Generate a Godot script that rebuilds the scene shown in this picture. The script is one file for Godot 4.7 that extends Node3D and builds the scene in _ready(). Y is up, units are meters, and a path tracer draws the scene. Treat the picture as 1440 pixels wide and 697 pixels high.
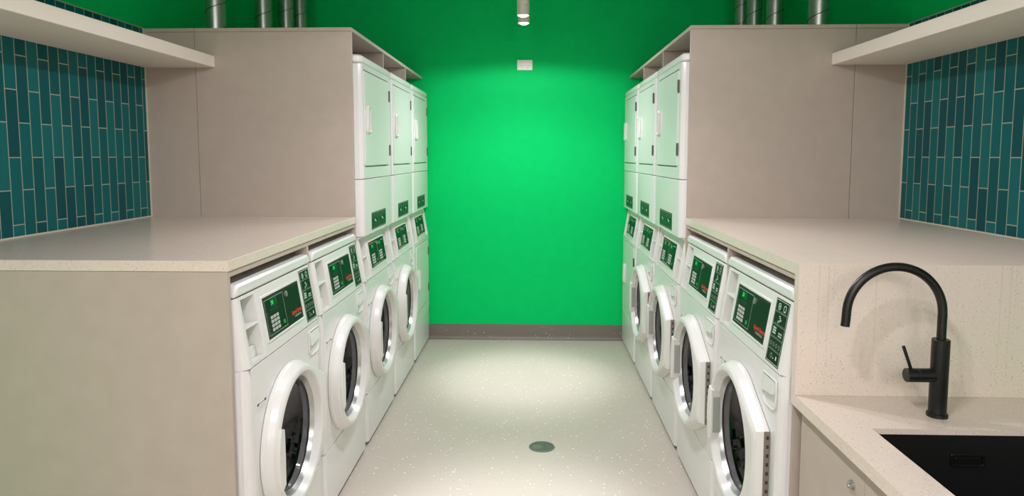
extends Node3D
# A communal laundry room: two facing rows of machines, a green end wall.
# World: x to the right, y up, the room runs along -z. "d" is the distance down the room, so z = -d.

var M := {}                      # materials
var box_cache := {}
var rng := RandomNumberGenerator.new()

const AX := -0.0686              # centre line of the aisle
const FRONT_W := -0.845          # front plane of the machines, row across from the sink
const FRONT_E := 0.716           # front plane of the machines, row beside the sink
const CAB_W := -0.886            # joinery front, row across from the sink
const CAB_E := 0.749
const WALL_W := -1.9126          # tile face
const WALL_E := 1.769
const TALL := 3.3175             # face of the tall side panels
const END := 5.40                # green end wall
const TOP_C := 1.186             # worktop height
const TOP_T := 2.109             # top of the tall joinery
const SINK_Y := 0.809            # sink bench height
const CEIL := 2.95
const LAMP_H := 2.362            # lower rim of the lamps

func _ready() -> void:
	rng.seed = 7
	view_and_air()
	make_materials()
	room()
	for row in 2:
		joinery(row)
	sink_bench()
	machines()
	lamps()
	details()

# ------------------------------------------------------------------ camera, air
func view_and_air() -> void:
	var cam := Camera3D.new()
	cam.name = "camera"
	cam.projection = Camera3D.PROJECTION_FRUSTUM
	cam.near = 0.05
	cam.far = 60.0
	cam.size = 0.05 * 697.0 / 950.93
	cam.frustum_offset = Vector2(0, -0.05 * (348.5 - 300.73) / 950.93)
	cam.position = Vector3(0, 1.4894, 0)
	cam.rotation = Vector3(-0.0862, 0.0319, 0)
	add_child(cam)
	cam.current = true
	var e := Environment.new()
	e.background_mode = Environment.BG_COLOR
	e.background_color = Color(0.0, 0.0, 0.0)
	e.tonemap_mode = Environment.TONE_MAPPER_LINEAR
	e.tonemap_exposure = 1.04
	e.sdfgi_enabled = true
	e.ssao_enabled = true
	e.ssil_enabled = true
	var w := WorldEnvironment.new()
	w.name = "environment"
	w.environment = e
	add_child(w)

func lamps() -> void:
	var n := 0
	for d in [4.577, 4.33, 2.70, 2.45, 0.75, 0.50, -1.20, -1.45]:
		lamp(d, n)
		n += 1

	for k in 2:
		fill_batten(AX + [-0.8, 0.8][k], -2.4)

# an added, unseen fill tube behind the viewer, brightening the panels that face it
func fill_batten(x: float, d: float) -> void:
	var t := thing("added_fill_light", "added unseen fill tube over the entrance end, on the %s side" % ("sink" if x > 0.0 else "empty"), "lamp", p3(x, 2.45, d), 0.0, "added fill tubes at the entrance end")
	part(t, "diffuser", tube([Vector3(-0.6, 0, 0), Vector3(0, 0, 0), Vector3(0.6, 0, 0)], 0.035, 20), M.fill_batten_glow)
	part(t, "spine", box(Vector3(1.2, 0.03, 0.05), 0.003), M.lamp_white, xf(0, 0.052, 0))
	for q in [-0.45, 0.45]:
		part(t, "stem", lathe([Vector2(0.006, 0.06), Vector2(0.006, CEIL - 2.45)], 10), M.lamp_white, xf(q, 0, 0))
	var o := OmniLight3D.new()
	o.name = "fill_glow"
	o.position = Vector3(0, -0.05, 0)
	o.light_color = Color(0.99, 0.97, 1.0)
	o.light_energy = 2.5
	o.light_size = 0.5
	o.omni_range = 14.0
	o.omni_attenuation = 2.0
	o.shadow_enabled = true
	t.add_child(o)

const LAMP_LABELS := [
	"white cylinder ceiling lamp hanging closest to the green end wall",
	"white cylinder ceiling lamp hanging just in front of the one by the green wall",
	"white cylinder ceiling lamp over the washers, the one closer to the floor drain",
	"white cylinder ceiling lamp over the washers, the one farther from the floor drain",
	"white cylinder ceiling lamp level with the sink, on the washer side",
	"white cylinder ceiling lamp level with the sink, on the entrance side",
	"white cylinder ceiling lamp at the entrance end, closer to the sink bench",
	"white cylinder ceiling lamp at the entrance end, closer to the added fill tubes",
]

func lamp(d: float, n: int) -> void:
	var lab: String = LAMP_LABELS[n]
	var t := thing("pendant_lamp", lab, "lamp", p3(AX, LAMP_H, d), 0.0, "cylinder lamps over the aisle")
	part(t, "tube", lathe([Vector2(0.0365, 0.0), Vector2(0.038, 0.002), Vector2(0.038, 0.062), Vector2(0.0365, 0.0635), Vector2(0.0365, 0.0655), Vector2(0.038, 0.067), Vector2(0.038, 0.30), Vector2(0.036, 0.303), Vector2(0.0, 0.303)], 32), M.lamp_white)
	part(t, "inner_baffle", lathe([Vector2(0.031, 0.012), Vector2(0.0355, 0.0)], 32), M.lamp_white)
	part(t, "lens", lathe([Vector2(0.0, -0.009), Vector2(0.016, -0.0075), Vector2(0.026, -0.003), Vector2(0.031, 0.004)], 24), M.lamp_glow)
	part(t, "stem", lathe([Vector2(0.007, 0.30), Vector2(0.007, CEIL - LAMP_H - 0.02)], 12), M.lamp_white)
	part(t, "canopy", lathe([Vector2(0.0, CEIL - LAMP_H - 0.03), Vector2(0.045, CEIL - LAMP_H - 0.03), Vector2(0.045, CEIL - LAMP_H)], 24), M.lamp_white)
	for k in 3:
		var s := SpotLight3D.new()
		s.name = ["beam_light", "flood_light", "spill_light"][k]
		s.position = Vector3(0, -0.014, 0)
		s.rotation = Vector3(-PI / 2, 0, 0)
		s.light_color = Color(0.99, 0.97, 1.0)
		s.light_energy = [2.45, 0.62, 0.48][k]
		s.light_size = 0.028
		s.spot_angle = [19.0, 66.0, 84.0][k]
		s.spot_angle_attenuation = [0.9, 0.6, 0.2][k]
		s.spot_range = 12.0
		s.spot_attenuation = 2.0
		s.shadow_enabled = true
		t.add_child(s)

# ------------------------------------------------------------------ materials
func c8(r: int, g: int, b: int) -> Color:
	return Color8(r, g, b)

func mat(col: Color, rough := 0.5, metal := 0.0) -> StandardMaterial3D:
	var m := StandardMaterial3D.new()
	m.albedo_color = col
	m.roughness = rough
	m.metallic = metal
	return m

func speckled(base: Color, specks: Array, n: int, seed_: int) -> ImageTexture:
	# specks: [colour, how many, smallest radius, largest radius] in pixels, wrapping at the edges
	var r := RandomNumberGenerator.new()
	r.seed = seed_
	var im := Image.create(n, n, false, Image.FORMAT_RGB8)
	im.fill(base)
	for s in specks:
		for i in int(s[1]):
			var x := r.randi_range(0, n - 1)
			var y := r.randi_range(0, n - 1)
			var rad: float = r.randf_range(s[2], s[3])
			var asp := r.randf_range(0.6, 1.6)
			var k := int(ceil(rad * 1.6))
			for dy in range(-k, k + 1):
				for dx in range(-k, k + 1):
					if (dx * asp) * (dx * asp) + (dy / asp) * (dy / asp) <= rad * rad:
						im.set_pixel(posmod(x + dx, n), posmod(y + dy, n), s[0])
	return ImageTexture.create_from_image(im)

func tri(m: StandardMaterial3D, tex: Texture2D, metres: float) -> StandardMaterial3D:
	m.albedo_texture = tex
	m.uv1_triplanar = true
	m.uv1_world_triplanar = true
	m.uv1_scale = Vector3.ONE / metres
	return m

func grain(seed_: int, freq: float, lo: Color, hi: Color) -> NoiseTexture2D:
	var f := FastNoiseLite.new()
	f.seed = seed_
	f.frequency = freq
	f.fractal_octaves = 4
	var g := Gradient.new()
	g.set_color(0, lo)
	g.set_color(1, hi)
	var t := NoiseTexture2D.new()
	t.width = 256
	t.height = 256
	t.seamless = true
	t.noise = f
	t.color_ramp = g
	return t

func make_materials() -> void:
	M.white = mat(c8(224, 224, 220), 0.22)                  # machine enamel
	M.plastic = mat(c8(221, 221, 215), 0.28)                # moulded plastic
	M.dark_gap = mat(c8(28, 28, 28), 0.8)
	M.core = mat(c8(104, 104, 102), 0.7)
	M.steel = mat(c8(170, 168, 162), 0.34, 0.9)
	M.hinge = mat(c8(150, 142, 130), 0.35, 0.85)
	M.hinge_slot = mat(c8(58, 54, 48), 0.6, 0.3)
	M.drain = mat(c8(128, 130, 124), 0.42, 0.55)
	M.door_hinge = mat(c8(92, 90, 84), 0.4, 0.7)
	M.gasket = mat(c8(186, 188, 184), 0.22, 0.7)
	M.handle_grey = mat(c8(168, 172, 162), 0.35)
	M.drum = mat(c8(46, 46, 46), 0.4, 0.7)
	var gl := mat(Color(0.012, 0.014, 0.014, 0.55), 0.03)
	gl.transparency = BaseMaterial3D.TRANSPARENCY_ALPHA
	M.glass = gl
	M.key = mat(c8(176, 184, 172), 0.45)
	M.key_green = mat(c8(10, 150, 62), 0.4)
	M.red_print = mat(c8(206, 62, 38), 0.5)
	M.grey_print = mat(c8(140, 150, 140), 0.5)
	var dg := mat(c8(20, 200, 70), 0.5)
	dg.emission_enabled = true
	dg.emission = c8(20, 200, 70)
	dg.emission_energy_multiplier = 0.5
	M.digits = dg
	M.display = mat(c8(4, 52, 26), 0.25)
	M.console = mat(c8(8, 44, 24), 0.32)
	M.laminate = tri(mat(Color.WHITE, 0.55), grain(3, 0.02, c8(180, 167, 153), c8(187, 174, 160)), 0.6)
	M.shelf = mat(c8(244, 235, 221), 0.5)
	var st := [[c8(206, 193, 177), 2600, 0.7, 1.6], [c8(232, 222, 208), 2200, 0.7, 1.6], [c8(152, 135, 122), 1500, 0.7, 1.5]]
	M.stone = tri(mat(Color.WHITE, 0.22), speckled(c8(220, 206, 191), st, 640, 11), 0.5)
	var fl := [[c8(178, 170, 158), 1400, 1.0, 2.2], [c8(255, 254, 248), 900, 0.9, 2.0], [c8(132, 128, 116), 90, 0.7, 1.3]]
	M.floor = tri(mat(Color.WHITE, 0.42), speckled(c8(192, 183, 171), fl, 1024, 21), 1.9)
	var sk := [[c8(108, 102, 92), 900, 0.8, 2.0], [c8(236, 234, 222), 520, 0.9, 1.8]]
	M.skirting = tri(mat(Color.WHITE, 0.45), speckled(c8(118, 111, 100), sk, 1024, 31), 1.9)
	M.green = tri(mat(Color.WHITE, 0.6), grain(5, 0.03, c8(0, 200, 102), c8(0, 206, 106)), 0.8)
	M.green.metallic_specular = 0.2
	M.ceiling = mat(c8(165, 164, 160), 0.9)
	M.plaster = mat(c8(200, 196, 186), 0.9)
	M.grout = mat(c8(168, 174, 152), 0.8)
	M.silicone = mat(c8(214, 204, 186), 0.5)
	M.tiles = []
	for k in 6:
		var a: Array = [[0, 84, 88], [0, 90, 93], [0, 96, 98], [0, 102, 104], [12, 108, 108], [0, 80, 86]][k]
		var tm := mat(c8(a[0], a[1], a[2]), 0.2)
		tm.metallic_specular = 0.28
		M.tiles.append(tm)
	M.black = mat(c8(9, 9, 9), 0.4)
	M.sink_black = mat(c8(10, 10, 10), 0.5)
	M.duct = mat(c8(186, 190, 186), 0.3, 0.92)
	M.duct_seam = mat(c8(96, 98, 94), 0.5, 0.8)
	M.lamp_white = mat(c8(226, 218, 204), 0.4)
	var lg := mat(c8(255, 250, 240), 0.4)
	lg.emission_enabled = true
	lg.emission = Color(1.0, 0.95, 0.86)
	lg.emission_energy_multiplier = 12.0
	M.lamp_glow = lg
	var bg := mat(c8(250, 248, 240), 0.4)
	bg.emission_enabled = true
	bg.emission = Color(1.0, 0.97, 0.92)
	bg.emission_energy_multiplier = 1.5
	M.fill_batten_glow = bg  # glow of the added fill tubes behind the viewer
	M.outlet = mat(c8(228, 222, 206), 0.35)
	M.side_print = printed(side_label())
	M.dryer_print = printed(dryer_label())
	M.sticker_print = printed(sticker())
	M.console_print = printed(console_face(false))
	M.console2_print = printed(console_face(true))

func printed(im: Image) -> StandardMaterial3D:
	var m := mat(Color.WHITE, 0.4)
	m.metallic_specular = 0.3
	m.albedo_texture = ImageTexture.create_from_image(im)
	return m

const INK := Color(0.80, 0.86, 0.78)

func dash(im: Image, x0: int, x1: int, y: int, col: Color) -> void:
	for x in range(x0, x1):
		if x % 7 < 4:
			im.set_pixel(x, y, col)

func frame(im: Image, r: Rect2i, t: int, col: Color) -> void:
	im.fill_rect(Rect2i(r.position.x, r.position.y, r.size.x, t), col)
	im.fill_rect(Rect2i(r.position.x, r.end.y - t, r.size.x, t), col)
	im.fill_rect(Rect2i(r.position.x, r.position.y, t, r.size.y), col)
	im.fill_rect(Rect2i(r.end.x - t, r.position.y, t, r.size.y), col)

func ring(im: Image, cx: int, cy: int, r: float, t: float, col: Color) -> void:
	for y in range(cy - int(r) - 1, cy + int(r) + 2):
		for x in range(cx - int(r) - 1, cx + int(r) + 2):
			var q := Vector2(x - cx, y - cy).length()
			if q <= r and q >= r - t:
				im.set_pixel(x, y, col)

func side_label() -> Image:
	var im := Image.create(110, 200, false, Image.FORMAT_RGB8)
	im.fill(c8(5, 34, 18))
	frame(im, Rect2i(3, 3, 104, 194), 2, INK)
	for y in [40, 80, 120, 158]:
		im.fill_rect(Rect2i(6, y, 98, 1), INK)
		dash(im, 12, 98, y - 4, INK)
	ring(im, 34, 22, 11, 3, INK)
	ring(im, 34, 22, 4, 4, INK)
	ring(im, 78, 22, 11, 3, INK)
	for k in 3:
		im.fill_rect(Rect2i(44 + 6 * k, 50 + 5 * k, 12, 3), INK)
		im.fill_rect(Rect2i(40 + 8 * k, 66 - 3 * k, 4, 8), INK)
	for r in 3:
		for k in 3:
			im.fill_rect(Rect2i(16 + 9 * k, 88 + 8 * r, 7, 6), INK)
	for r in 2:
		for k in 3:
			im.fill_rect(Rect2i(64 + 10 * k, 98 + 8 * r, 7, 5), INK)
	for k in 4:
		ring(im, 20 + 23 * k, 140, 7, 2, INK * 0.75)
	ring(im, 40, 176, 8, 2, INK * 0.8)
	im.fill_rect(Rect2i(56, 178, 6, 5), INK)
	im.fill_rect(Rect2i(78, 170, 8, 12), INK)
	return im

func dryer_label() -> Image:
	var im := Image.create(240, 70, false, Image.FORMAT_RGB8)
	im.fill(c8(6, 48, 26))
	frame(im, Rect2i(3, 3, 234, 64), 2, INK * 0.8)
	im.fill_rect(Rect2i(119, 4, 2, 62), INK * 0.8)
	for s in 2:
		for r in 3:
			dash(im, 14 + 118 * s, 106 + 118 * s, 10 + 3 * r, INK * 0.8)
		im.fill_rect(Rect2i(12 + 118 * s, 22, 94, 1), INK * 0.7)
		im.fill_rect(Rect2i(12 + 118 * s, 46, 94, 1), INK * 0.7)
		im.fill_rect(Rect2i(48 + 118 * s, 28, 9, 10), INK)
		im.fill_rect(Rect2i(60 + 118 * s, 34, 12, 7), INK)
		for r in 3:
			dash(im, 14 + 118 * s, 106 + 118 * s, 52 + 4 * r, INK * 0.6)
	return im

func sticker() -> Image:
	var im := Image.create(72, 30, false, Image.FORMAT_RGB8)
	im.fill(c8(226, 226, 220))
	im.fill_rect(Rect2i(2, 1, 14, 8), c8(22, 76, 70))
	im.fill_rect(Rect2i(56, 1, 14, 8), c8(52, 56, 52))
	for k in 5:
		im.fill_rect(Rect2i(19 + 7 * k, 3, 4, 4), c8(90, 96, 92))
	for y in [14, 19, 24]:
		for x in range(4, 68, 3):
			im.fill_rect(Rect2i(x, y, 2, 1), c8(130, 130, 124))
	return im

func console_face(double: bool) -> Image:
	var im := Image.create(320, 134, false, Image.FORMAT_RGB8)
	var g := c8(5, 32, 17)
	im.fill(g)
	frame(im, Rect2i(3, 3, 314, 128), 1, INK * 0.45)
	frame(im, Rect2i(8, 8, 160, 118), 2, INK * 0.8)
	var sides := [0, 158] if double else [0]
	for s in sides:
		for k in 4:
			im.fill_rect(Rect2i(52 + 16 * k + s, 46, 5, 2), INK * 0.7)
			im.fill_rect(Rect2i(52 + 16 * k + s, 54, 5, 2), INK * 0.5)
		for k in 3:
			im.fill_rect(Rect2i(18 + s, 52 + 10 * k, 7, 3), INK * 0.45)
			im.fill_rect(Rect2i(18 + s, 92 + 12 * k, 7, 3), INK * 0.4)
	if double:
		im.fill_rect(Rect2i(159, 8, 2, 118), INK * 0.8)
		for x in range(186, 300, 5):
			im.fill_rect(Rect2i(x, 12, 3, 5), INK)
		for x in range(50, 260, 5):
			im.fill_rect(Rect2i(x, 127, 3, 4), INK)
	return im

# ------------------------------------------------------------------ nodes
func p3(x: float, y: float, d: float) -> Vector3:
	return Vector3(x, y, -d)

func numbered(parent: Node, called: String) -> String:
	if not parent.has_node(called):
		return called
	var n := 1
	while parent.has_node("%s_%03d" % [called, n]):
		n += 1
	return "%s_%03d" % [called, n]

func thing(called: String, label: String, category: String, at: Vector3, turn := 0.0, group := "") -> Node3D:
	var o := Node3D.new()
	o.name = numbered(self, called)
	add_child(o)
	o.position = at
	o.rotation.y = turn
	o.set_meta("label", label)
	o.set_meta("category", category)
	if group != "":
		o.set_meta("group", group)
	return o

func part(parent: Node3D, called: String, mesh: Mesh, m: Material, xf := Transform3D.IDENTITY, label := "") -> MeshInstance3D:
	var o := MeshInstance3D.new()
	o.name = numbered(parent, called)
	o.mesh = mesh
	o.material_override = m
	o.transform = xf
	parent.add_child(o)
	if label != "":
		o.set_meta("label", label)
	return o

# a box part given by its limits in the room (x, y, d), under a parent that stands unturned in the room
func slab(parent: Node3D, called: String, x0: float, x1: float, y0: float, y1: float, d0: float, d1: float, m: Material, bev := 0.001) -> MeshInstance3D:
	var at := p3((x0 + x1) / 2, (y0 + y1) / 2, (d0 + d1) / 2)
	return part(parent, called, box(Vector3(absf(x1 - x0), absf(y1 - y0), absf(d1 - d0)), bev), m, Transform3D(Basis(), at - base_of(parent)))

func base_of(n: Node3D) -> Vector3:
	var at := Vector3.ZERO
	var k: Node = n
	while k is Node3D and k != self:
		at += (k as Node3D).position
		k = k.get_parent()
	return at

func struct_box(called: String, x0: float, x1: float, y0: float, y1: float, d0: float, d1: float, m: Material, bev := 0.0) -> MeshInstance3D:
	var o := slab(self, called, x0, x1, y0, y1, d0, d1, m, bev)
	o.set_meta("kind", "structure")
	return o

func xf(x: float, y: float, z: float, basis := Basis()) -> Transform3D:
	return Transform3D(basis, Vector3(x, y, z))

# ------------------------------------------------------------------ meshes
func tri3(st: SurfaceTool, a: Vector3, b: Vector3, c: Vector3, na: Vector3, nb: Vector3, nc: Vector3, uvs := []) -> void:
	if (c - a).cross(b - a).dot(na + nb + nc) < 0.0:
		var t := b
		b = c
		c = t
		t = nb
		nb = nc
		nc = t
		if uvs.size() == 3:
			uvs = [uvs[0], uvs[2], uvs[1]]
	var vs := [a, b, c]
	var ns := [na, nb, nc]
	for k in 3:
		st.set_normal(ns[k])
		st.set_uv(uvs[k] if uvs.size() == 3 else Vector2.ZERO)
		st.add_vertex(vs[k])

func flat_quad(st: SurfaceTool, a: Vector3, b: Vector3, c: Vector3, d: Vector3, n: Vector3) -> void:
	tri3(st, a, b, c, n, n, n)
	tri3(st, a, c, d, n, n, n)

func begin() -> SurfaceTool:
	var st := SurfaceTool.new()
	st.begin(Mesh.PRIMITIVE_TRIANGLES)
	return st

# a box with chamfered edges, centred on "at"; its +z face carries UVs from 0 to 1
func add_box(st: SurfaceTool, size: Vector3, b := 0.0, at := Vector3.ZERO) -> void:
	var h := size / 2.0
	b = minf(b, minf(h.x, minf(h.y, h.z)) * 0.9)
	for ax in 3:
		for s in [-1.0, 1.0]:
			var n := Vector3.ZERO
			n[ax] = s
			var u := (ax + 1) % 3
			var v := (ax + 2) % 3
			var q: Array[Vector3] = []
			for k in [[-1, -1], [1, -1], [1, 1], [-1, 1]]:
				var p := Vector3.ZERO
				p[ax] = s * h[ax]
				p[u] = k[0] * (h[u] - b)
				p[v] = k[1] * (h[v] - b)
				q.append(p + at)
			if ax == 2 and s > 0:
				var uv := [Vector2(0, 1), Vector2(1, 1), Vector2(1, 0), Vector2(0, 0)]
				tri3(st, q[0], q[1], q[2], n, n, n, [uv[0], uv[1], uv[2]])
				tri3(st, q[0], q[2], q[3], n, n, n, [uv[0], uv[2], uv[3]])
			else:
				flat_quad(st, q[0], q[1], q[2], q[3], n)
	if b <= 0.0:
		return
	for ax in 3:                                # edges along ax
		var u := (ax + 1) % 3
		var v := (ax + 2) % 3
		for su in [-1.0, 1.0]:
			for sv in [-1.0, 1.0]:
				var n := Vector3.ZERO
				n[u] = su
				n[v] = sv
				n = n.normalized()
				var q: Array[Vector3] = []
				for k in [[-1, 0], [1, 0], [1, 1], [-1, 1]]:
					var p := Vector3.ZERO
					p[ax] = k[0] * (h[ax] - b)
					p[u] = su * (h[u] - (b if k[1] == 1 else 0.0))
					p[v] = sv * (h[v] - (0.0 if k[1] == 1 else b))
					q.append(p + at)
				flat_quad(st, q[0], q[1], q[2], q[3], n)
	for sx in [-1.0, 1.0]:
		for sy in [-1.0, 1.0]:
			for sz in [-1.0, 1.0]:
				var n := Vector3(sx, sy, sz).normalized()
				tri3(st, Vector3(sx * h.x, sy * (h.y - b), sz * (h.z - b)) + at, Vector3(sx * (h.x - b), sy * h.y, sz * (h.z - b)) + at, Vector3(sx * (h.x - b), sy * (h.y - b), sz * h.z) + at, n, n, n)

func box(size: Vector3, b := 0.001) -> ArrayMesh:
	var key := "%.4f %.4f %.4f %.4f" % [size.x, size.y, size.z, b]
	if not box_cache.has(key):
		var st := begin()
		add_box(st, size, b)
		box_cache[key] = st.commit()
	return box_cache[key]

# strips between closed loops of as many points; loops run counter-clockwise seen from the end that the strips lead to
func loft(st: SurfaceTool, loops: Array, cap0 := false, cap1 := false) -> void:
	for i in loops.size() - 1:
		var p: PackedVector3Array = loops[i]
		var q: PackedVector3Array = loops[i + 1]
		var n := p.size()
		var fn: Array[Vector3] = []
		for j in n:
			var k := (j + 1) % n
			var e := p[k] - p[j]
			if e.length() < 1e-7:
				e = q[k] - q[j]
			var w := e.cross((q[j] + q[k] - p[j] - p[k]) * 0.5)
			fn.append(w.normalized())
		for j in n:
			var k := (j + 1) % n
			var prev := fn[(j + n - 1) % n]
			var next := fn[k]
			var na := (fn[j] + prev).normalized() if fn[j].dot(prev) > 0.6 else fn[j]
			var nb := (fn[j] + next).normalized() if fn[j].dot(next) > 0.6 else fn[j]
			tri3(st, p[j], p[k], q[k], na, nb, nb)
			tri3(st, p[j], q[k], q[j], na, nb, na)
	if cap0:
		cap(st, loops[0], -1.0)
	if cap1:
		cap(st, loops[-1], 1.0)

func cap(st: SurfaceTool, p: PackedVector3Array, s: float) -> void:
	var c := Vector3.ZERO
	var area := Vector3.ZERO
	for j in p.size():
		c += p[j]
		area += p[j].cross(p[(j + 1) % p.size()])
	c /= p.size()
	var n := area.normalized() * s
	for j in p.size():
		tri3(st, c, p[j], p[(j + 1) % p.size()], n, n, n)

func at_z(o: PackedVector2Array, z: float) -> PackedVector3Array:
	var r := PackedVector3Array()
	for p in o:
		r.append(Vector3(p.x, p.y, z))
	return r

func rounded(x0: float, x1: float, y0: float, y1: float, radii: Array, seg := 5) -> PackedVector2Array:
	# radii: lower left, lower right, upper right, upper left; counter-clockwise
	var r := PackedVector2Array()
	var cs := [Vector2(x0 + radii[0], y0 + radii[0]), Vector2(x1 - radii[1], y0 + radii[1]), Vector2(x1 - radii[2], y1 - radii[2]), Vector2(x0 + radii[3], y1 - radii[3])]
	for k in 4:
		for i in seg + 1:
			var a := PI + PI / 2 * k + PI / 2 * i / seg
			r.append(cs[k] + Vector2(cos(a), sin(a)) * radii[k])
	return r

func inset(o: PackedVector2Array, by: float) -> PackedVector2Array:
	var c := Vector2.ZERO
	var lo := o[0]
	var hi := o[0]
	for p in o:
		lo = lo.min(p)
		hi = hi.max(p)
	c = (lo + hi) / 2
	var k := Vector2((hi.x - lo.x - 2 * by) / (hi.x - lo.x), (hi.y - lo.y - 2 * by) / (hi.y - lo.y))
	var r := PackedVector2Array()
	for p in o:
		r.append(c + (p - c) * k)
	return r

# a plate with this outline between z0 (back) and z1 (front), front edge bevelled
func plate(o: PackedVector2Array, z0: float, z1: float, b := 0.002) -> ArrayMesh:
	var st := begin()
	loft(st, [at_z(o, z0), at_z(o, z1 - b), at_z(inset(o, b), z1)], true, true)
	return st.commit()

# the same with an opening; both outlines have as many points
func frame_plate(o: PackedVector2Array, i: PackedVector2Array, z0: float, z1: float, b := 0.002) -> ArrayMesh:
	var st := begin()
	loft(st, [at_z(i, z0), at_z(o, z0), at_z(o, z1 - b), at_z(inset(o, b), z1), at_z(inset(i, -b), z1), at_z(i, z1 - b), at_z(i, z0)])
	return st.commit()

# an outline in plan (x, z) drawn up from y0 to y1 (front edges toward +z)
func add_column(st: SurfaceTool, o: PackedVector2Array, y0: float, y1: float, b := 0.0015) -> void:
	var loops := []
	for q in [[b, y0], [0.0, y0 + b], [0.0, y1 - b], [b, y1]]:
		var l := PackedVector3Array()
		for p in inset(o, q[0]):
			l.append(Vector3(p.x, q[1], -p.y))
		loops.append(l)
	loft(st, loops, true, true)

func column(o: PackedVector2Array, y0: float, y1: float, b := 0.0015) -> ArrayMesh:
	var st := begin()
	add_column(st, o, y0, y1, b)
	return st.commit()

# profile points (radius, height) turned round the y axis
func lathe(prof: Array, seg := 32) -> ArrayMesh:
	var st := begin()
	add_lathe(st, prof, seg)
	return st.commit()

func add_lathe(st: SurfaceTool, prof: Array, seg: int) -> void:
	for i in prof.size() - 1:
		var a: Vector2 = prof[i]
		var b: Vector2 = prof[i + 1]
		var t := b - a
		var n2 := Vector2(t.y, -t.x).normalized()
		for j in seg:
			var t0 := TAU * j / seg
			var t1 := TAU * (j + 1) / seg
			var d0 := Vector3(cos(t0), 0, sin(t0))
			var d1 := Vector3(cos(t1), 0, sin(t1))
			var n0 := d0 * n2.x + Vector3.UP * n2.y
			var n1 := d1 * n2.x + Vector3.UP * n2.y
			var q := [d0 * a.x + Vector3.UP * a.y, d1 * a.x + Vector3.UP * a.y, d1 * b.x + Vector3.UP * b.y, d0 * b.x + Vector3.UP * b.y]
			if a.x > 1e-6:
				tri3(st, q[0], q[1], q[2], n0, n1, n1)
			if b.x > 1e-6:
				tri3(st, q[0], q[2], q[3], n0, n1, n0)

# a round tube along a path
func tube(path: Array, r: float, seg := 16, caps := true) -> ArrayMesh:
	var st := begin()
	var up := Vector3(0.13, 0.31, 0.94).normalized()
	var loops := []
	for i in path.size():
		var t: Vector3 = (path[mini(i + 1, path.size() - 1)] - path[maxi(i - 1, 0)]).normalized()
		var u := (up - t * up.dot(t)).normalized()
		up = u
		var v := t.cross(u)
		var l := PackedVector3Array()
		for j in seg:
			var a := TAU * j / seg
			l.append(path[i] + (u * cos(a) + v * sin(a)) * r)
		loops.append(l)
	loft_smooth(st, loops, path)
	if caps:
		cap(st, loops[0], -1.0)
		cap(st, loops[-1], 1.0)
	return st.commit()

func loft_smooth(st: SurfaceTool, loops: Array, path: Array) -> void:
	for i in loops.size() - 1:
		var p: PackedVector3Array = loops[i]
		var q: PackedVector3Array = loops[i + 1]
		for j in p.size():
			var k := (j + 1) % p.size()
			var a := (p[j] - path[i] as Vector3).normalized()
			var b := (p[k] - path[i] as Vector3).normalized()
			var c := (q[k] - path[i + 1] as Vector3).normalized()
			var d := (q[j] - path[i + 1] as Vector3).normalized()
			tri3(st, p[j], p[k], q[k], a, b, c)
			tri3(st, p[j], q[k], q[j], a, c, d)

# ------------------------------------------------------------------ the room
func room() -> void:
	var back := -3.6
	struct_box("floor", -2.2, 2.1, -0.12, 0.0, back, END + 0.2, M.floor)
	struct_box("ceiling", -2.2, 2.1, CEIL, CEIL + 0.12, back, END + 0.2, M.ceiling)
	struct_box("wall_back", -2.2, 2.1, 0.0, CEIL, END, END + 0.2, M.green)
	struct_box("wall_front", -2.2, 2.1, 0.0, CEIL, back - 0.2, back, M.plaster)
	for row in 2:
		var s := -1.0 if row == 0 else 1.0
		var face: float = (WALL_W - 0.008) if row == 0 else (WALL_E + 0.008)
		var w := struct_box(["wall_left", "wall_right"][row], face, face + s * 0.2, 0.0, CEIL, 0.6, END, M.green)
		tiles(w, row, face, s)
		struct_box(["wall_entrance_left", "wall_entrance_right"][row], face, face + s * 0.2, 0.0, CEIL, back, 0.6, M.plaster)
	# coved vinyl skirting at the end wall
	var prof := PackedVector2Array()
	for i in 9:
		var a := PI / 2 * i / 8.0
		prof.append(Vector2(0.030 - 0.026 * sin(a), 0.030 - 0.030 * cos(a)))   # (out of the wall, up)
	prof.append(Vector2(0.004, 0.124))
	prof.append(Vector2(0.0, 0.124))
	prof.append(Vector2(0.0, 0.0))
	var st := begin()
	var a0 := PackedVector3Array()
	var a1 := PackedVector3Array()
	for p in prof:
		a0.append(Vector3(FRONT_W - 0.03, p.y, -END + p.x))
		a1.append(Vector3(FRONT_E + 0.03, p.y, -END + p.x))
	loft(st, [a0, a1], true, true)
	var sk := part(self, "baseboard_back", st.commit(), M.skirting)
	sk.set_meta("kind", "structure")

const COL := 0.058
const COURSE := 0.2495

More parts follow.
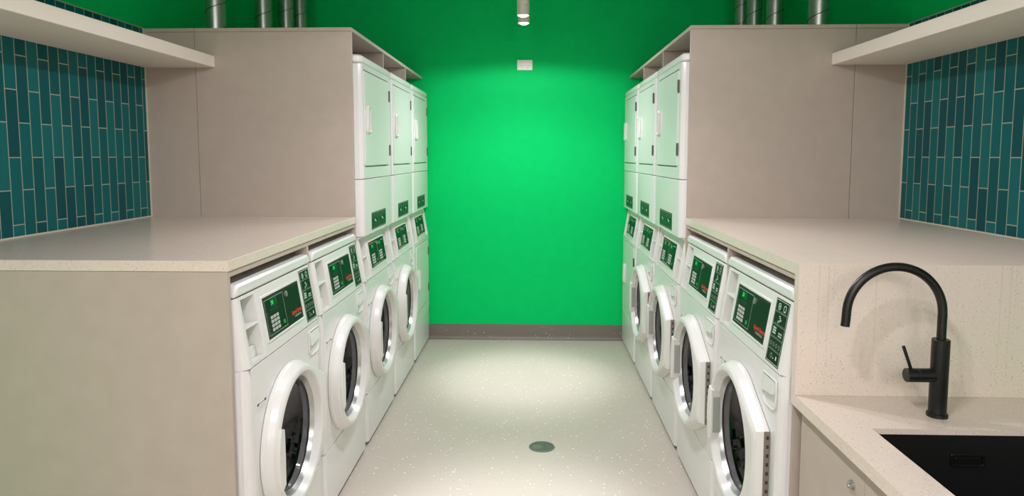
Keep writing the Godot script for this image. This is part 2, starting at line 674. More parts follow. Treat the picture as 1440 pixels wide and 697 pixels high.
func tiles(wall: MeshInstance3D, row: int, face: float, s: float) -> void:
	var first: float = 3.285 if row == 0 else 3.268      # a joint
	var col: float = 0.058 if row == 0 else 0.0576
	var joint := 0.0034
	var low := TOP_C
	var high := TOP_T
	var base := wall.position
	var g := slab(wall, "grout", face, face - s * 0.0074, low, high, 0.6, TALL, M.grout, 0.0)
	g.set_meta("label", "pale grout bed between the teal tiles")
	var r := RandomNumberGenerator.new()
	r.seed = 40 + row
	var rest := begin()
	var tone := 0
	for k in range(-1, 46):
		var d1 := first - k * col
		var d0 := d1 - col
		if k == -1:
			d1 = TALL
		if k == -1 and d1 - d0 < 0.01:
			continue
		var start: float = 1.2325 if posmod(k, 2) == 0 else 1.361
		start -= COURSE * 2
		var y := start
		while y < high:
			var y0 := maxf(y, low) + joint / 2
			var y1 := minf(y + COURSE, high) - joint / 2
			y += COURSE
			if y1 - y0 < 0.012:
				continue
			var t := r.randi_range(0, M.tiles.size() - 1)
			if t == tone:
				t = r.randi_range(0, M.tiles.size() - 1)
			tone = t
			var size := Vector3(0.008, y1 - y0, d1 - d0 - joint)
			var at := p3(face - s * 0.004, (y0 + y1) / 2, (d0 + d1) / 2)
			if k < 44:
				part(wall, "tile", box(size, 0.0008), M.tiles[t], Transform3D(Basis(), at - base))
			else:
				add_box(rest, size, 0.0, at - base)
	var o := part(wall, "tile_field", rest.commit(), M.tiles[1])
	o.set_meta("kind", "stuff")
	# pale sealant: the upright corner, the joint with the worktop and the top edge
	var n := 1 + row * 3
	var x1 := face - s * 0.012
	struct_box("trim_%d" % n, face - s * 0.002, x1 , low, high, TALL - 0.007, TALL, M.silicone)
	struct_box("trim_%d" % (n + 1), face - s * 0.002, x1, low, low + 0.005, 1.9, TALL - 0.007, M.silicone)
	struct_box("trim_%d" % (n + 2), face - s * 0.0005, face - s * 0.0088, high - 0.0005, high + 0.003, 0.6, TALL, M.grout)

# ------------------------------------------------------------------ joinery
func joinery(row: int) -> void:
	var s := -1.0 if row == 0 else 1.0                  # towards the wall
	var f: float = CAB_W if row == 0 else CAB_E
	var w: float = WALL_W if row == 0 else WALL_E
	var side: String = ["across from the sink bench", "on the sink bench side"][row]
	# tall housing round the stacked machines
	var split: float = -1.661 if row == 0 else 1.528
	var t := thing("machine_housing", "tall beige laminate housing around the stacked machines, " + side, "cabinet", p3((f + w) / 2, 0, (TALL + END) / 2), 0.0, "tall laminate housings")
	slab(t, "side_panel", f, split - s * 0.001, 0.0, TOP_T - 0.019, TALL, TALL + 0.014, M.laminate)
	slab(t, "filler_panel", split + s * 0.001, w - s * 0.002, 0.0, TOP_T - 0.019, TALL, TALL + 0.014, M.laminate)
	slab(t, "top_board", f, split - s * 0.001, TOP_T - 0.018, TOP_T, TALL, END - 0.002, M.laminate)
	slab(t, "top_board", split + s * 0.001, w - s * 0.002, TOP_T - 0.018, TOP_T, TALL, END - 0.002, M.laminate)
	for d in [4.0125, 4.7065]:
		slab(t, "divider", f, w - s * 0.01, 0.02, TOP_T - 0.019, d, d + 0.012, M.laminate)
	# under-bench frame
	var e0 := 1.907
	var u := thing("bench_frame", ["beige laminate frame and end panel below the long worktop", "beige laminate frame holding two washers beside the sink cabinet"][row], "cabinet", p3((f + w) / 2, 0, 2.6), 0.0, "laminate frames under the worktops")
	if row == 0:
		slab(u, "end_panel", f, w - s * 0.002, 0.0, 1.153, e0 + 0.003, e0 + 0.020, M.laminate)
	else:
		slab(u, "end_panel", f - s * -0.003, w - s * 0.002, 0.0, 1.153, 1.9295, 1.9345, M.laminate)
	var a: float = e0 + 0.0205 if row == 0 else 1.935
	slab(u, "top_rail", f + s * 0.001, w - s * 0.01, 1.135, 1.1535, a, TALL - 0.001, M.laminate)
	slab(u, "divider", f + s * 0.001, w - s * 0.01, 0.02, 1.1345, 2.602, 2.618, M.laminate)
	# worktop
	var c := thing("worktop", ["pale speckled stone worktop over the washers across from the sink", "pale speckled stone worktop with an end panel dropping to the sink bench"][row], "worktop", p3((f + w) / 2, 1.154, 2.6), 0.0, "stone worktops over the washers")
	var z0: float = e0 if row == 0 else 1.899
	if row == 0:
		slab(c, "top_slab", f - s * 0.004, w, 1.154, TOP_C, z0, TALL - 0.0005, M.stone, 0.0015)
	else:
		# mitred: top and end read as one folded sheet of stone
		var o := base_of(c)
		var l0 := PackedVector3Array()
		var l1 := PackedVector3Array()
		for q in [[SINK_Y + 0.0005, z0], [SINK_Y + 0.0005, z0 + 0.030], [1.154, z0 + 0.030], [1.154, TALL - 0.0005], [TOP_C, TALL - 0.0005], [TOP_C, z0 + 0.0015], [TOP_C - 0.0015, z0]]:
			l0.append(p3(f - 0.004, q[0], q[1]) - o)
			l1.append(p3(w, q[0], q[1]) - o)
		var st := begin()
		loft(st, [l0, l1])
		var n0 := Vector3.LEFT
		flat_quad(st, l0[0], l0[1], l0[2], l0[6], n0)
		flat_quad(st, l0[6], l0[2], l0[4], l0[5], n0)
		flat_quad(st, l0[2], l0[3], l0[4], l0[2], n0)
		part(c, "folded_slab", st.commit(), M.stone)
	# wall shelf
	var k: float = -1.5625 if row == 0 else 1.4175
	var h := thing("wall_shelf", ["thick pale floating shelf over the worktop across from the sink", "thick pale floating shelf over the worktop on the sink bench side"][row], "shelf", p3((k + w) / 2, 1.922, 2.1), 0.0, "thick floating shelves")
	slab(h, "board", k, w - s * 0.001, 1.919, 1.974, 0.9, TALL - 0.0005, M.shelf, 0.002)
	# exhaust ducts
	var dx: float = -1.727 if row == 0 else 1.5
	var i := 0
	for d in [3.70, 4.36, 4.76, 5.04]:
		duct(dx, d, row, i)
		i += 1

func duct(x: float, d: float, row: int, i: int) -> void:
	var where: String = ["across from the sink", "on the sink side"][row]
	var what: String = ["farthest from the green end wall", "second from the open end", "third from the open end, beside another", "nearest the green end wall"][i]
	var t := thing("exhaust_duct", "galvanised spiral duct %s, %s" % [where, what], "duct", p3(x, TOP_T, d), rng.randf() * TAU, "spiral exhaust ducts")
	var h := CEIL - TOP_T
	part(t, "pipe", lathe([Vector2(0.051, 0.0), Vector2(0.051, h)], 40), M.duct)
	var path := []
	var n := int(h / 0.13 * 28)
	for j in n + 1:
		var a := TAU * j / 28.0
		path.append(Vector3(cos(a) * 0.0515, 0.002 + (h - 0.004) * j / n, -sin(a) * 0.0515))
	part(t, "spiral_seam", tube(path, 0.0022, 5, false), M.duct_seam)

# ------------------------------------------------------------------ sink bench
func sink_bench() -> void:
	var z1 := 1.8985
	var z0 := -0.6
	var w := WALL_E
	var t := thing("sink_cabinet", "beige laminate cabinet with locked doors under the sink bench", "cabinet", p3(1.25, 0, 0.7))
	slab(t, "carcass", 0.785, w - 0.002, 0.1, 0.58, z0, z1, M.laminate)
	slab(t, "front_rail", 0.785, 0.80, 0.58, 0.775, z0, z1, M.laminate)
	slab(t, "plinth", 0.82, w - 0.01, 0.0, 0.1, z0, z1 - 0.01, M.laminate)
	var d := z1 - 0.002
	while d > z0 + 0.1:
		var e := d - 0.3655
		var dr := slab(t, "door", 0.766, 0.784, 0.11, 0.772, e, d, M.laminate, 0.0015)
		var c := part(dr, "lock", lathe([Vector2(0.0, 0.007), Vector2(0.003, 0.007), Vector2(0.004, 0.009), Vector2(0.0085, 0.010), Vector2(0.0105, 0.008), Vector2(0.0115, 0.0)], 20), M.steel, Transform3D(Basis(Vector3.BACK, PI / 2), p3(0.766, 0.704, e + 0.052) - base_of(dr)))
		c.set_meta("label", "small chrome cam lock")
		d = e - 0.003
	# bench with a cut-out for the bowl
	var b := thing("sink_bench", "pale speckled stone bench top around the black sink", "worktop", p3(1.25, SINK_Y - 0.032, 0.7))
	var x0 := 0.7455
	var hx0 := 0.848
	var hx1 := 1.36
	var hz0 := 1.12
	var hz1 := 1.668
	var st := begin()
	var o := base_of(b)
	for q in [[x0, w - 0.001, hz1, z1 + 0.0305], [x0, hx0, hz0, hz1], [hx1, w - 0.001, hz0, hz1], [x0, w - 0.001, z0, hz0]]:
		add_box(st, Vector3(q[1] - q[0], 0.032, q[3] - q[2]), 0.0, p3((q[0] + q[1]) / 2, SINK_Y - 0.016, (q[2] + q[3]) / 2) - o)
	part(b, "bench_slab", st.commit(), M.stone)
	# undermounted bowl
	var k := thing("sink", "black undermounted rectangular sink bowl set into the stone bench", "sink", p3((hx0 + hx1) / 2, 0.59, (hz0 + hz1) / 2))
	var ox := (hx1 - hx0) / 2 - 0.0012
	var oz := (hz1 - hz0) / 2 - 0.0012
	var top := SINK_Y - 0.014 - 0.59
	var loops := []
	for q in [[0.0008, 0.1], [0.0008, top], [0.0, top], [0.0, 0.03], [-0.008, 0.012], [-0.03, 0.004], [-0.20, 0.002]]:
		var l := PackedVector3Array()
		for p in rounded(-ox - q[0], ox + q[0], -oz - q[0], oz + q[0], [0.015, 0.015, 0.015, 0.015], 3):
			l.append(Vector3(p.x, q[1], -p.y))
		loops.append(l)
	var sb := begin()
	loft(sb, loops, false, true)
	part(k, "bowl", sb.commit(), M.sink_black)
	var ov := part(k, "overflow", frame_plate(rounded(-0.042, 0.042, -0.0165, 0.0165, [0.003, 0.003, 0.003, 0.003], 2), rounded(-0.036, 0.036, -0.011, 0.011, [0.002, 0.002, 0.002, 0.002], 2), 0.0, 0.005, 0.001), M.black, Transform3D(Basis(), p3(1.085, 0.731, hz1 - 0.0015) - base_of(k)))
	part(ov, "overflow_plate", plate(rounded(-0.033, 0.033, -0.008, 0.008, [0.002, 0.002, 0.002, 0.002], 2), 0.0, 0.004, 0.0008), M.black)
	part(k, "waste", lathe([Vector2(0.045, 0.0), Vector2(0.043, 0.004), Vector2(0.0, 0.003)], 24), M.black, xf(0, 0.002, 0))
	# mixer tap
	var f := thing("mixer_tap", "matt black gooseneck mixer tap standing on the sink bench", "tap", p3(1.0595, SINK_Y, 1.757))
	part(f, "body", lathe([Vector2(0.0255, 0.0), Vector2(0.0255, 0.008), Vector2(0.0235, 0.010), Vector2(0.0215, 0.011), Vector2(0.0215, 0.204), Vector2(0.0200, 0.2055), Vector2(0.0, 0.2055)], 36), M.black)
	var path := [Vector3(0, 0.20, 0), Vector3(0, 0.235, 0), Vector3(0, 0.272, 0)]
	for i in range(1, 33):
		var a := PI * i / 32.0
		path.append(Vector3(-0.1225 + 0.1225 * cos(a), 0.272 + 0.1225 * sin(a), 0))
	path.append(Vector3(-0.246, 0.255, 0))
	path.append(Vector3(-0.2475, 0.238, 0))
	part(f, "spout", tube(path, 0.0112, 20), M.black)
	part(f, "valve", lathe([Vector2(0.0, -0.086), Vector2(0.0165, -0.086), Vector2(0.018, -0.0845), Vector2(0.018, -0.060), Vector2(0.0172, -0.059), Vector2(0.0172, -0.057), Vector2(0.018, -0.056), Vector2(0.018, -0.015)], 28), M.black, Transform3D(Basis(Vector3.BACK, -PI / 2), Vector3(0, 0.109, 0)))
	part(f, "lever", tube([Vector3(-0.072, 0.122, 0), Vector3(-0.0955, 0.186, 0)], 0.0042, 12), M.black)

# ------------------------------------------------------------------ machines
const HW := 0.332                # half a machine's width
const TILT := 0.1616             # lean of the control fascia

func machines() -> void:
	var centres := [2.2685, 2.962, 3.668, 4.364, 5.06]
	var opened := [
		["white front-loading washer at the open end of the row across from the sink", "white front-loading washer beside the sink cabinet"],
		["white front-loading washer between another washer and the stacks, across from the sink", "white front-loading washer between another washer and the stacks, sink side"],
		["white stacked dryer over washer beside the worktop across from the sink", "white stacked dryer over washer beside the worktop on the sink side"],
		["white stacked dryer over washer in the middle of the stacks across from the sink", "white stacked dryer over washer in the middle of the stacks, sink side"],
		["white double stacked dryer against the green wall, row across from the sink", "white double stacked dryer against the green wall, sink side row"],
	]
	var names := ["washing_machine", "washing_machine", "stacked_washer_dryer", "stacked_washer_dryer", "stacked_dryer"]
	var cats := ["washing machine", "washing machine", "washer dryer", "washer dryer", "dryer"]
	var groups := ["front-load washers under the worktops", "front-load washers under the worktops", "stacked washer dryers", "stacked washer dryers", "stacked double dryers"]
	var first := {}
	for row in 2:
		for k in 5:
			var at := p3(FRONT_W if row == 0 else FRONT_E, 0, centres[k])
			var turn := PI / 2 if row == 0 else -PI / 2
			var o: Node3D
			if first.has(names[k]):
				o = first[names[k]].duplicate()
				o.name = numbered(self, names[k])
				add_child(o)
				o.position = at
				o.rotation.y = turn
				o.set_meta("label", opened[k][row])
			else:
				o = thing(names[k], opened[k][row], cats[k], at, turn, groups[k])
				first[names[k]] = o
				machine(o, [0, 0, 1, 1, 2][k])

func plan(front := 0.0) -> PackedVector2Array:
	# plan of the body: x across, y = depth axis with the front at +; rounded front corners
	return rounded(-HW, HW, -0.66, front, [0.004, 0.004, 0.024, 0.024], 6)

func plan_loft(y0: float, y1: float, b := 0.002) -> ArrayMesh:
	# plan is (x, front), front = +z, so mirror y to keep the winding
	var st := begin()
	var loops := []
	for q in [[b, y0], [0.0, y0 + b], [0.0, y1 - b], [b, y1]]:
		var l := PackedVector3Array()
		var o := inset(plan(), q[0])
		for j in range(o.size() - 1, -1, -1):
			l.append(Vector3(o[j].x, q[1], o[j].y))
		loops.append(l)
	loft(st, loops, true, true)
	return st.commit()

func machine(t: Node3D, kind: int) -> void:
	# feet, dark gap at the floor
	for sx in [-1, 1]:
		for z in [-0.06, -0.60]:
			part(t, "foot", lathe([Vector2(0.0, 0.0), Vector2(0.022, 0.0), Vector2(0.022, 0.012), Vector2(0.012, 0.026)], 14), M.dark_gap, xf(sx * 0.26, 0, z))
	part(t, "plinth", box(Vector3(0.62, 0.02, 0.6), 0.0), M.core, xf(0, 0.018, -0.35))
	part(t, "core", box(Vector3(0.648, 0.25, 0.60), 0.0), M.core, xf(0, 0.15, -0.36))
	part(t, "kick_panel", plan_loft(0.020, 0.2685), M.white)
	if kind < 2:
		washer_body(t)
		washer_door(t)
		service_flap(t)
		part(t, "sticker", box(Vector3(0.072, 0.030, 0.0006), 0.0), M.sticker_print, xf(-0.246, 0.715, 0.0003))
	else:
		part(t, "core", box(Vector3(0.648, 0.60, 0.60), 0.0), M.core, xf(0, 0.555, -0.36))
		dryer_front(t, 0.2715, 0.8505, -0.252, 0.268, 0.343, 0.827, 0.50, 0.652, 0.075)
	controls(t, kind)
	if kind > 0:
		upper_dryer(t)

const DOOR_C := Vector2(-0.022, 0.528)

# shell of the washer with a round mouth; the drum stands behind it
func washer_body(t: Node3D) -> void:
	var y0 := 0.272
	var y1 := 0.8498
	var n := 96
	var rect := func(dx: float, dy: float) -> PackedVector2Array:
		var r := PackedVector2Array()
		for i in n:
			var a := TAU * i / n
			var d := Vector2(cos(a), sin(a))
			var kx: float = ((HW - dx - DOOR_C.x) if d.x > 0.0 else (-HW + dx - DOOR_C.x)) / d.x if absf(d.x) > 1e-6 else 1e9
			var ky: float = ((y1 - dy - DOOR_C.y) if d.y > 0.0 else (y0 + dy - DOOR_C.y)) / d.y if absf(d.y) > 1e-6 else 1e9
			r.append(DOOR_C + d * minf(kx, ky))
		for cx in [-HW + dx, HW - dx]:
			for cy in [y0 + dy, y1 - dy]:
				var best := 0
				for i in n:
					if r[i].distance_to(Vector2(cx, cy)) < r[best].distance_to(Vector2(cx, cy)):
						best = i
				r[best] = Vector2(cx, cy)
		return r
	var hole := PackedVector2Array()
	for i in n:
		var a := TAU * i / n
		hole.append(DOOR_C + Vector2(cos(a), sin(a)) * 0.199)
	var st := begin()
	loft(st, [at_z(rect.call(0.0, 0.0), -0.03), at_z(rect.call(0.0, 0.0), -0.024), at_z(rect.call(0.0018, 0.0002), -0.0148), at_z(rect.call(0.007, 0.0006), -0.007), at_z(rect.call(0.0148, 0.001), -0.0018), at_z(rect.call(0.024, 0.0015), 0.0), at_z(hole, 0.0), at_z(hole, -0.02)])
	part(t, "front_body", st.commit(), M.white)
	var sh := begin()
	for sx in [-1.0, 1.0]:
		add_box(sh, Vector3(0.008, y1 - y0, 0.631), 0.0, Vector3(sx * (HW - 0.004), (y0 + y1) / 2, -0.3445))
	add_box(sh, Vector3(HW * 2 - 0.016, 0.008, 0.631), 0.0, Vector3(0, y1 - 0.004, -0.3445))
	add_box(sh, Vector3(HW * 2 - 0.016, y1 - y0, 0.008), 0.0, Vector3(0, (y0 + y1) / 2, -0.656))
	part(t, "side_shell", sh.commit(), M.white)
	# dark drum seen through the glass
	var dr := part(t, "drum", lathe([Vector2(0.0, -0.42), Vector2(0.235, -0.42), Vector2(0.245, -0.40), Vector2(0.245, -0.07), Vector2(0.21, -0.03), Vector2(0.200, -0.021)], 48), M.drum, Transform3D(Basis(Vector3.RIGHT, PI / 2), Vector3(DOOR_C.x, DOOR_C.y, 0)))
	dr.set_meta("label", "dark steel drum behind the door glass")
	part(t, "back_core", box(Vector3(0.64, 0.57, 0.2), 0.0), M.core, xf(0, 0.56, -0.54))

func washer_door(t: Node3D) -> void:
	var c := DOOR_C
	var n := 72
	var hinge_x := 0.266
	var outer := func(r: float, hx: float, hy: float) -> PackedVector2Array:
		# convex outline of a circle and an upright edge at the hinge
		var pts := PackedVector2Array()
		for i in n:
			var a := TAU * i / n
			pts.append(Vector2(cos(a), sin(a)) * r)
		# pull the points between the two tangents onto the hinge outline
		var q := Vector2(hx, hy)
		var phi := acos(r / q.length())
		var ta := q.angle() + phi                     # upper tangent point
		var res := PackedVector2Array()
		for i in n:
			var a: float = TAU * i / n
			if a > PI:
				a -= TAU
			if absf(a) < ta:
				# walk along tangent and hinge edge by share of the angle
				var share := a / ta
				var tp := Vector2(cos(ta), sin(ta)) * r
				var l1 := (tp - q).length()
				var total := l1 + hy
				var g := absf(share) * total
				var p := Vector2(hx, g) if g <= hy else q.lerp(tp, (g - hy) / l1)
				p.y *= signf(share) if share != 0.0 else 1.0
				res.append(p)
			else:
				res.append(pts[i])
		return res
	var circle := func(r: float) -> PackedVector2Array:
		var pts := PackedVector2Array()
		for i in n:
			var a := TAU * i / n
			pts.append(Vector2(cos(a), sin(a)) * r)
		return pts
	var hx := hinge_x - c.x
	var st := begin()
	loft(st, [at_z(outer.call(0.252, hx, 0.132), 0.0015), at_z(outer.call(0.252, hx, 0.132), 0.012), at_z(outer.call(0.248, hx - 0.001, 0.130), 0.018), at_z(outer.call(0.240, hx - 0.006, 0.124), 0.038),
		at_z(outer.call(0.234, hx - 0.012, 0.118), 0.045), at_z(outer.call(0.228, hx - 0.02, 0.112), 0.048), at_z(circle.call(0.218), 0.049), at_z(circle.call(0.212), 0.046), at_z(circle.call(0.200), 0.022)])
	var d := part(t, "door", st.commit(), M.plastic, xf(c.x, c.y, 0))
	# ribbed grey rim round the glass
	var prof := []
	var k := 0
	for q in [[0.200, 0.022], [0.1975, 0.0245], [0.195, 0.018], [0.1925, 0.021], [0.190, 0.014], [0.1875, 0.017], [0.185, 0.010]]:
		prof.append(Vector2(q[0], q[1]))
		k += 1
	var upright := Basis(Vector3.RIGHT, PI / 2)          # y of the lathe -> z
	part(d, "rim", lathe(prof, 72), M.gasket, Transform3D(upright, Vector3.ZERO))
	var bowl := []
	for i in 13:
		var a := PI / 2 * i / 12.0
		bowl.append(Vector2(0.186 * cos(a), 0.011 - 0.085 * sin(a)))
	part(d, "glass", lathe(bowl, 48), M.glass, Transform3D(upright, Vector3.ZERO))
	# handle: a lip standing over the free edge of the glass, grey grip on its inner side
	var h := begin()
	var ho := PackedVector2Array()
	for i in 9:
		var a := lerpf(PI - 0.46, PI + 0.46, i / 8.0)
		ho.append(Vector2(cos(a), sin(a)) * 0.233)
	ho.append(Vector2(-0.180, -0.092))
	ho.append(Vector2(-0.178, 0.0))
	ho.append(Vector2(-0.180, 0.092))
	loft(h, [at_z(ho, 0.012), at_z(ho, 0.052), at_z(inset(ho, 0.003), 0.055)], true, true)
	var hd := part(d, "handle", h.commit(), M.plastic)
	hd.set_meta("label", "white door handle with grey grip")
	part(d, "grip", box(Vector3(0.004, 0.136, 0.026), 0.001), M.handle_grey, xf(-0.1775, 0, 0.034))
	# piano hinge at the side
	var hg := part(d, "hinge", box(Vector3(0.004, 0.262, 0.016), 0.0008), M.hinge, xf(hx + 0.001, 0, 0.0095))
	hg.set_meta("label", "steel piano hinge")
	var sl := begin()
	for i in 9:
		add_box(sl, Vector3(0.003, 0.011, 0.007), 0.0005, Vector3(hx + 0.003, -0.112 + 0.028 * i, 0.0075))
	part(d, "hinge_knuckles", sl.commit(), M.hinge_slot)

func service_flap(t: Node3D) -> void:
	# small moulded pull at the upper right of the front
	var o := rounded(-0.058, 0.058, -0.052, 0.047, [0.034, 0.034, 0.006, 0.006], 5)
	var i := rounded(-0.053, 0.053, -0.046, 0.042, [0.030, 0.030, 0.005, 0.005], 5)
	var f := part(t, "pull_frame", frame_plate(o, i, 0.0004, 0.0055, 0.002), M.plastic, xf(0.256, 0.783, 0))
	var st := begin()
	var a := PackedVector3Array([Vector3(-0.046, -0.008, 0.0004), Vector3(0.046, 0.004, 0.0004), Vector3(0.049, 0.038, 0.0004), Vector3(-0.049, 0.038, 0.0004)])
	var b := PackedVector3Array([Vector3(-0.046, -0.008, 0.013), Vector3(0.046, 0.004, 0.013), Vector3(0.049, 0.038, 0.003), Vector3(-0.049, 0.038, 0.003)])
	loft(st, [a, b], true, true)
	part(f, "pull_lip", st.commit(), M.plastic)

func slant(u := 0.0, v := 0.0, w := 0.0) -> Transform3D:
	var b := Basis(Vector3.RIGHT, -TILT)
	return Transform3D(b, Vector3(0, 0.8538, 0) + b * Vector3(u, v, w))

func controls(t: Node3D, kind: int) -> void:
	var hv := 0.216
	# housing behind the fascia
	var st := begin()
	var prof := [Vector2(-0.62, 0.8525), Vector2(-0.05, 0.8525), Vector2(-0.086, 1.066), Vector2(-0.62, 1.066)]
	var a0 := PackedVector3Array()
	var a1 := PackedVector3Array()
	for p in prof:
		a0.append(Vector3(HW - 0.003, p.y, p.x))
		a1.append(Vector3(-HW + 0.003, p.y, p.x))
	loft(st, [a0, a1], true, true)
	part(t, "control_housing", st.commit(), M.white)
	# fascia with soap cavities: at one side on the washers, at both sides on the stacks
	var f := begin()
	var right := 0.198 if kind > 0 else HW
	add_upright(f, rounded(-HW, -0.298, -0.05, 0.0, [0.002, 0.002, 0.003, 0.020], 6), 0.0, hv)
	if kind > 0:
		add_upright(f, rounded(0.298, HW, -0.05, 0.0, [0.002, 0.002, 0.020, 0.003], 6), 0.0, hv)
		add_upright(f, rounded(-0.198, 0.198, -0.05, 0.0, [0.002, 0.002, 0.003, 0.003], 6), 0.0, hv)
	else:
		add_upright(f, rounded(-0.198, HW, -0.05, 0.0, [0.002, 0.002, 0.020, 0.003], 6), 0.0, hv)
	for s in ([-1.0] if kind == 0 else [-1.0, 1.0]):
		var u: float = s * 0.248
		add_box(f, Vector3(0.102, 0.010, 0.048), 0.0, Vector3(u, hv - 0.0052, -0.0252))
		add_box(f, Vector3(0.102, 0.010, 0.048), 0.0, Vector3(u, 0.0052, -0.0252))
		add_box(f, Vector3(0.102, hv - 0.004, 0.004), 0.0, Vector3(u, hv / 2, -0.049))
		add_box(f, Vector3(0.102, 0.008, 0.044), 0.001, Vector3(u, 0.116, -0.027))
		add_box(f, Vector3(0.066, 0.036, 0.020), 0.002, Vector3(u + 0.016, 0.028, -0.038))
	part(t, "control_fascia", f.commit(), M.plastic, slant())
	# console
	var wide := 0.324 if kind == 0 else 0.35
	var mid := 0.004 if kind == 0 else 0.008
	var con := part(t, "console", box(Vector3(wide, 0.135, 0.004), 0.0008), M.console_print if kind == 0 else M.console2_print, slant(mid, 0.1105, 0.0015))
	con.set_meta("label", "dark green control panel with keypad and display")
	part(t, "console_bezel", frame_plate(rounded(-wide / 2 - 0.009, wide / 2 + 0.009, -0.0765, 0.0765, [0.004, 0.004, 0.004, 0.004], 2), rounded(-wide / 2 - 0.001, wide / 2 + 0.001, -0.0685, 0.0685, [0.002, 0.002, 0.002, 0.002], 2), 0.0002, 0.004, 0.0012), M.plastic, slant(mid, 0.1105, 0.0))
	var sides := [-0.082] if kind == 0 else [-0.096, 0.072]
	for s in sides:
		part(con, "display", box(Vector3(0.062, 0.026, 0.0012), 0.0004), M.display, xf(s + 0.0, 0.042, 0.0025))
		var tx := TextMesh.new()
		tx.text = "30"
		tx.font = droid()
		tx.font_size = 32
		tx.pixel_size = 0.0006
		tx.depth = 0.0004
		part(con, "digits", tx, M.digits, xf(s - 0.012, 0.042, 0.0034))
		for r in 4:
			for c in 3:
				part(con, "key", box(Vector3(0.0185, 0.0098, 0.002), 0.0006), M.key, xf(s - 0.032 + 0.024 * c, -0.004 - 0.0136 * r, 0.0028))
		part(con, "start_key", box(Vector3(0.017, 0.013, 0.002), 0.0006), M.key_green, xf(s + 0.064, -0.040, 0.0028))
	part(con, "lock", lathe([Vector2(0.0105, 0.0), Vector2(0.0105, 0.005), Vector2(0.0085, 0.0065), Vector2(0.0, 0.0055)], 20), M.steel, Transform3D(Basis(Vector3.RIGHT, PI / 2), Vector3(0.030 if kind == 0 else 0.0, 0.046, 0.002)))
	var brand := TextMesh.new()
	brand.text = "Speed Queen"
	brand.font = droid()
	brand.font_size = 32
	brand.pixel_size = 0.00052
	brand.depth = 0.0004
	var grow := 1.0 if kind == 0 else 0.72
	part(con, "brand_lettering", brand, M.red_print, Transform3D(Basis().scaled(Vector3(grow, grow * 1.15, 1)), Vector3(0.111, -0.032, 0.0024) if kind == 0 else Vector3(-0.122, 0.0605, 0.0024)))
	if kind == 0:
		var sub := TextMesh.new()
		sub.text = "COMMERCIAL"
		sub.font = droid()
		sub.font_size = 24
		sub.pixel_size = 0.00042
		sub.depth = 0.0003
		part(con, "small_lettering", sub, M.grey_print, xf(0.113, -0.047, 0.0023))
		var sp := part(t, "instruction_label", box(Vector3(0.106, 0.196, 0.0012), 0.0003), M.side_print, slant(0.253, 0.1085, 0.0004))
		sp.set_meta("label", "dark green instruction strip with white pictograms")
		# moulded top
		part(t, "top_cap", plate(rounded(-HW, HW, 1.0695, 1.1065, [0.003, 0.003, 0.026, 0.026], 6), -0.62, -0.031, 0.007), M.white)

func droid() -> SystemFont:
	if not M.has("font"):
		var f := SystemFont.new()
		f.font_names = PackedStringArray(["Droid Sans"])
		f.font_weight = 700
		M.font = f
	return M.font

func add_upright(st: SurfaceTool, o: PackedVector2Array, v0: float, v1: float) -> void:
	# an outline in (u, w) drawn along v
	var loops := []
	for v in [v0, v1]:
		var l := PackedVector3Array()
		for j in range(o.size() - 1, -1, -1):
			l.append(Vector3(o[j].x, v, o[j].y))
		loops.append(l)
	loft(st, loops, true, true)

func upper_dryer(t: Node3D) -> void:
	part(t, "upper_core", box(Vector3(0.648, 0.84, 0.60), 0.0), M.core, xf(0, 1.53, -0.36))
	part(t, "lower_front", plan_loft(1.083, 1.3695, 0.003), M.white)
	# sloping underside lip
	var st := begin()
	var prof := [Vector2(-0.62, 1.078), Vector2(-0.62, 1.05), Vector2(-0.06, 1.05), Vector2(-0.016, 1.0815)]
	var a0 := PackedVector3Array()
	var a1 := PackedVector3Array()
	for p in prof:
		a0.append(Vector3(-HW + 0.006, p.y, p.x))
		a1.append(Vector3(HW - 0.006, p.y, p.x))
	loft(st, [a0, a1], true, true)
	part(t, "underside_lip", st.commit(), M.white)
	dryer_front(t, 1.3725, 1.9405, -0.295, 0.265, 1.437, 1.909, 1.60, 1.742, 0.06)
	part(t, "top_cap", plan_loft(1.9435, 1.983, 0.008), M.white)
	var lb := part(t, "operating_label", box(Vector3(0.337, 0.090, 0.001), 0.0003), M.dryer_print, xf(-0.008, 1.1465, 0.0003))
	lb.set_meta("label", "dark green operating label with white print")

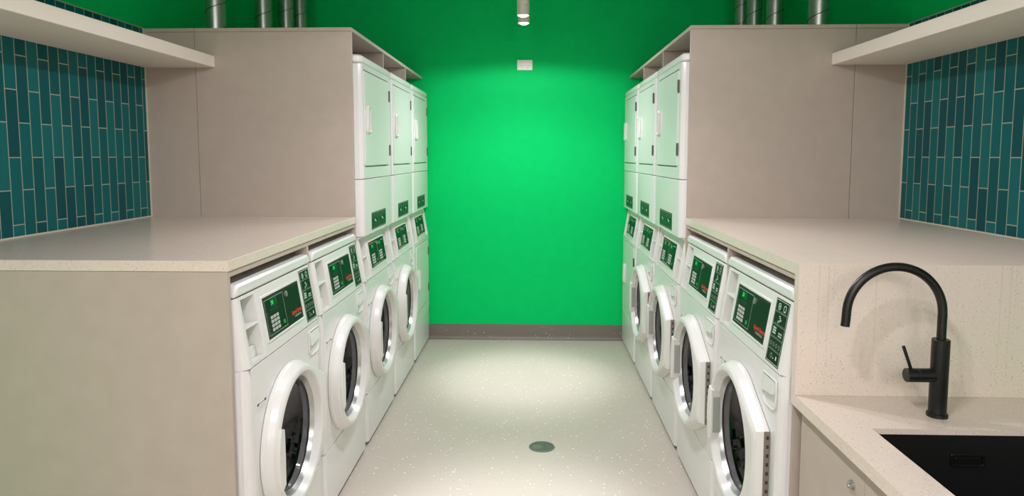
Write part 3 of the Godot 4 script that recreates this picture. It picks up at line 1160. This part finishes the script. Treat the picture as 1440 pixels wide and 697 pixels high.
func dryer_front(t: Node3D, y0: float, y1: float, x0: float, x1: float, dy0: float, dy1: float, hy0: float, hy1: float, hinge_in: float) -> void:
	# surround with an opening, closed by the door
	part(t, "upper_body" if y0 > 1.0 else "front_body", plan_loft_behind(y0, y1), M.white)
	var o := rounded(-HW, HW, y0, y1, [0.002, 0.002, 0.002, 0.002], 5)
	var st := begin()
	var i := rounded(x0 - 0.003, x1 + 0.003, dy0 - 0.006, dy1 + 0.006, [0.014, 0.014, 0.014, 0.014], 5)
	# the front corners of the surround are rounded in plan
	var back := at_z(o, -0.03)
	var mid := at_z(o, -0.018)
	var r1 := at_z(rounded(-HW + 0.006, HW - 0.006, y0 + 0.0005, y1 - 0.0005, [0.002, 0.002, 0.002, 0.002], 5), -0.006)
	var r2 := at_z(rounded(-HW + 0.017, HW - 0.017, y0 + 0.001, y1 - 0.001, [0.002, 0.002, 0.002, 0.002], 5), 0.0)
	loft(st, [back, mid, r1, r2, at_z(i, 0.0), at_z(i, -0.028)])
	part(t, "door_surround", st.commit(), M.white)
	var d := part(t, "door", plate(rounded(x0, x1, dy0, dy1, [0.012, 0.012, 0.012, 0.012], 5), -0.024, 0.004, 0.003), M.white)
	var hx := x0 + 0.075
	var h0 := rounded(hx - 0.040, hx + 0.034, hy0, hy1, [0.02, 0.02, 0.02, 0.02], 5)
	var h1 := rounded(hx - 0.018, hx + 0.012, hy0 + 0.014, hy1 - 0.014, [0.012, 0.012, 0.012, 0.012], 5)
	part(d, "handle", frame_plate(h0, h1, 0.0038, 0.016, 0.005), M.plastic)
	for y in [dy1 - hinge_in - 0.02, dy0 + hinge_in + 0.023]:
		part(d, "hinge", box(Vector3(0.013, 0.062, 0.010), 0.002), M.door_hinge, xf(x1 + 0.0085, y, 0.0045))

func plan_loft_behind(y0: float, y1: float) -> ArrayMesh:
	var st := begin()
	add_box(st, Vector3(HW * 2, y1 - y0, 0.63), 0.0, Vector3(0, (y0 + y1) / 2, -0.345))
	return st.commit()

# ------------------------------------------------------------------ small things
func details() -> void:
	# double power point on the end wall
	var t := thing("power_outlet", "white double power outlet high on the green end wall", "outlet", p3(-0.0715, 2.198, END))
	part(t, "face_plate", plate(rounded(-0.060, 0.060, -0.0395, 0.0395, [0.004, 0.004, 0.004, 0.004], 3), 0.0, 0.009, 0.002), M.outlet)
	for s in [-1, 1]:
		part(t, "switch", plate(rounded(-0.010, 0.010, -0.007, 0.007, [0.005, 0.005, 0.005, 0.005], 4), 0.0088, 0.0125, 0.002), M.outlet, xf(s * 0.030, 0.022, 0))
		var st := begin()
		for q in [[-0.008, 0.003, 0.55], [0.008, 0.003, -0.55], [0.0, -0.013, 0.0]]:
			var b := begin()
			add_box(b, Vector3(0.0028, 0.0085, 0.0006), 0.0)
			st.append_from(b.commit(), 0, Transform3D(Basis(Vector3.BACK, q[2]), Vector3(q[0], q[1], 0)))
		part(t, "socket", st.commit(), M.dark_gap, xf(s * 0.022, -0.010, 0.0092))
	# floor drain
	var d := thing("floor_drain", "round chrome floor drain grate in the speckled floor", "drain", p3(0.046, 0.0, 3.359))
	part(d, "rim", lathe([Vector2(0.067, 0.0), Vector2(0.066, 0.0025), Vector2(0.058, 0.003), Vector2(0.057, 0.001)], 40), M.drain)
	part(d, "well", lathe([Vector2(0.0575, 0.0008), Vector2(0.0, 0.0008)], 32), M.dark_gap)
	var g := begin()
	for i in range(-5, 6):
		var x := i * 0.0102
		var l := 2.0 * sqrt(0.057 * 0.057 - x * x)
		add_box(g, Vector3(0.0045, 0.0014, l), 0.0, Vector3(x, 0.0020, 0))
		add_box(g, Vector3(l, 0.0014, 0.0045), 0.0, Vector3(0, 0.0021, x))
	part(d, "grate", g.commit(), M.drain)
	part(d, "solid_plate", lathe([Vector2(0.026, 0.0014), Vector2(0.025, 0.0034), Vector2(0.0, 0.0036)], 24), M.drain, xf(-0.024, 0, 0.002))
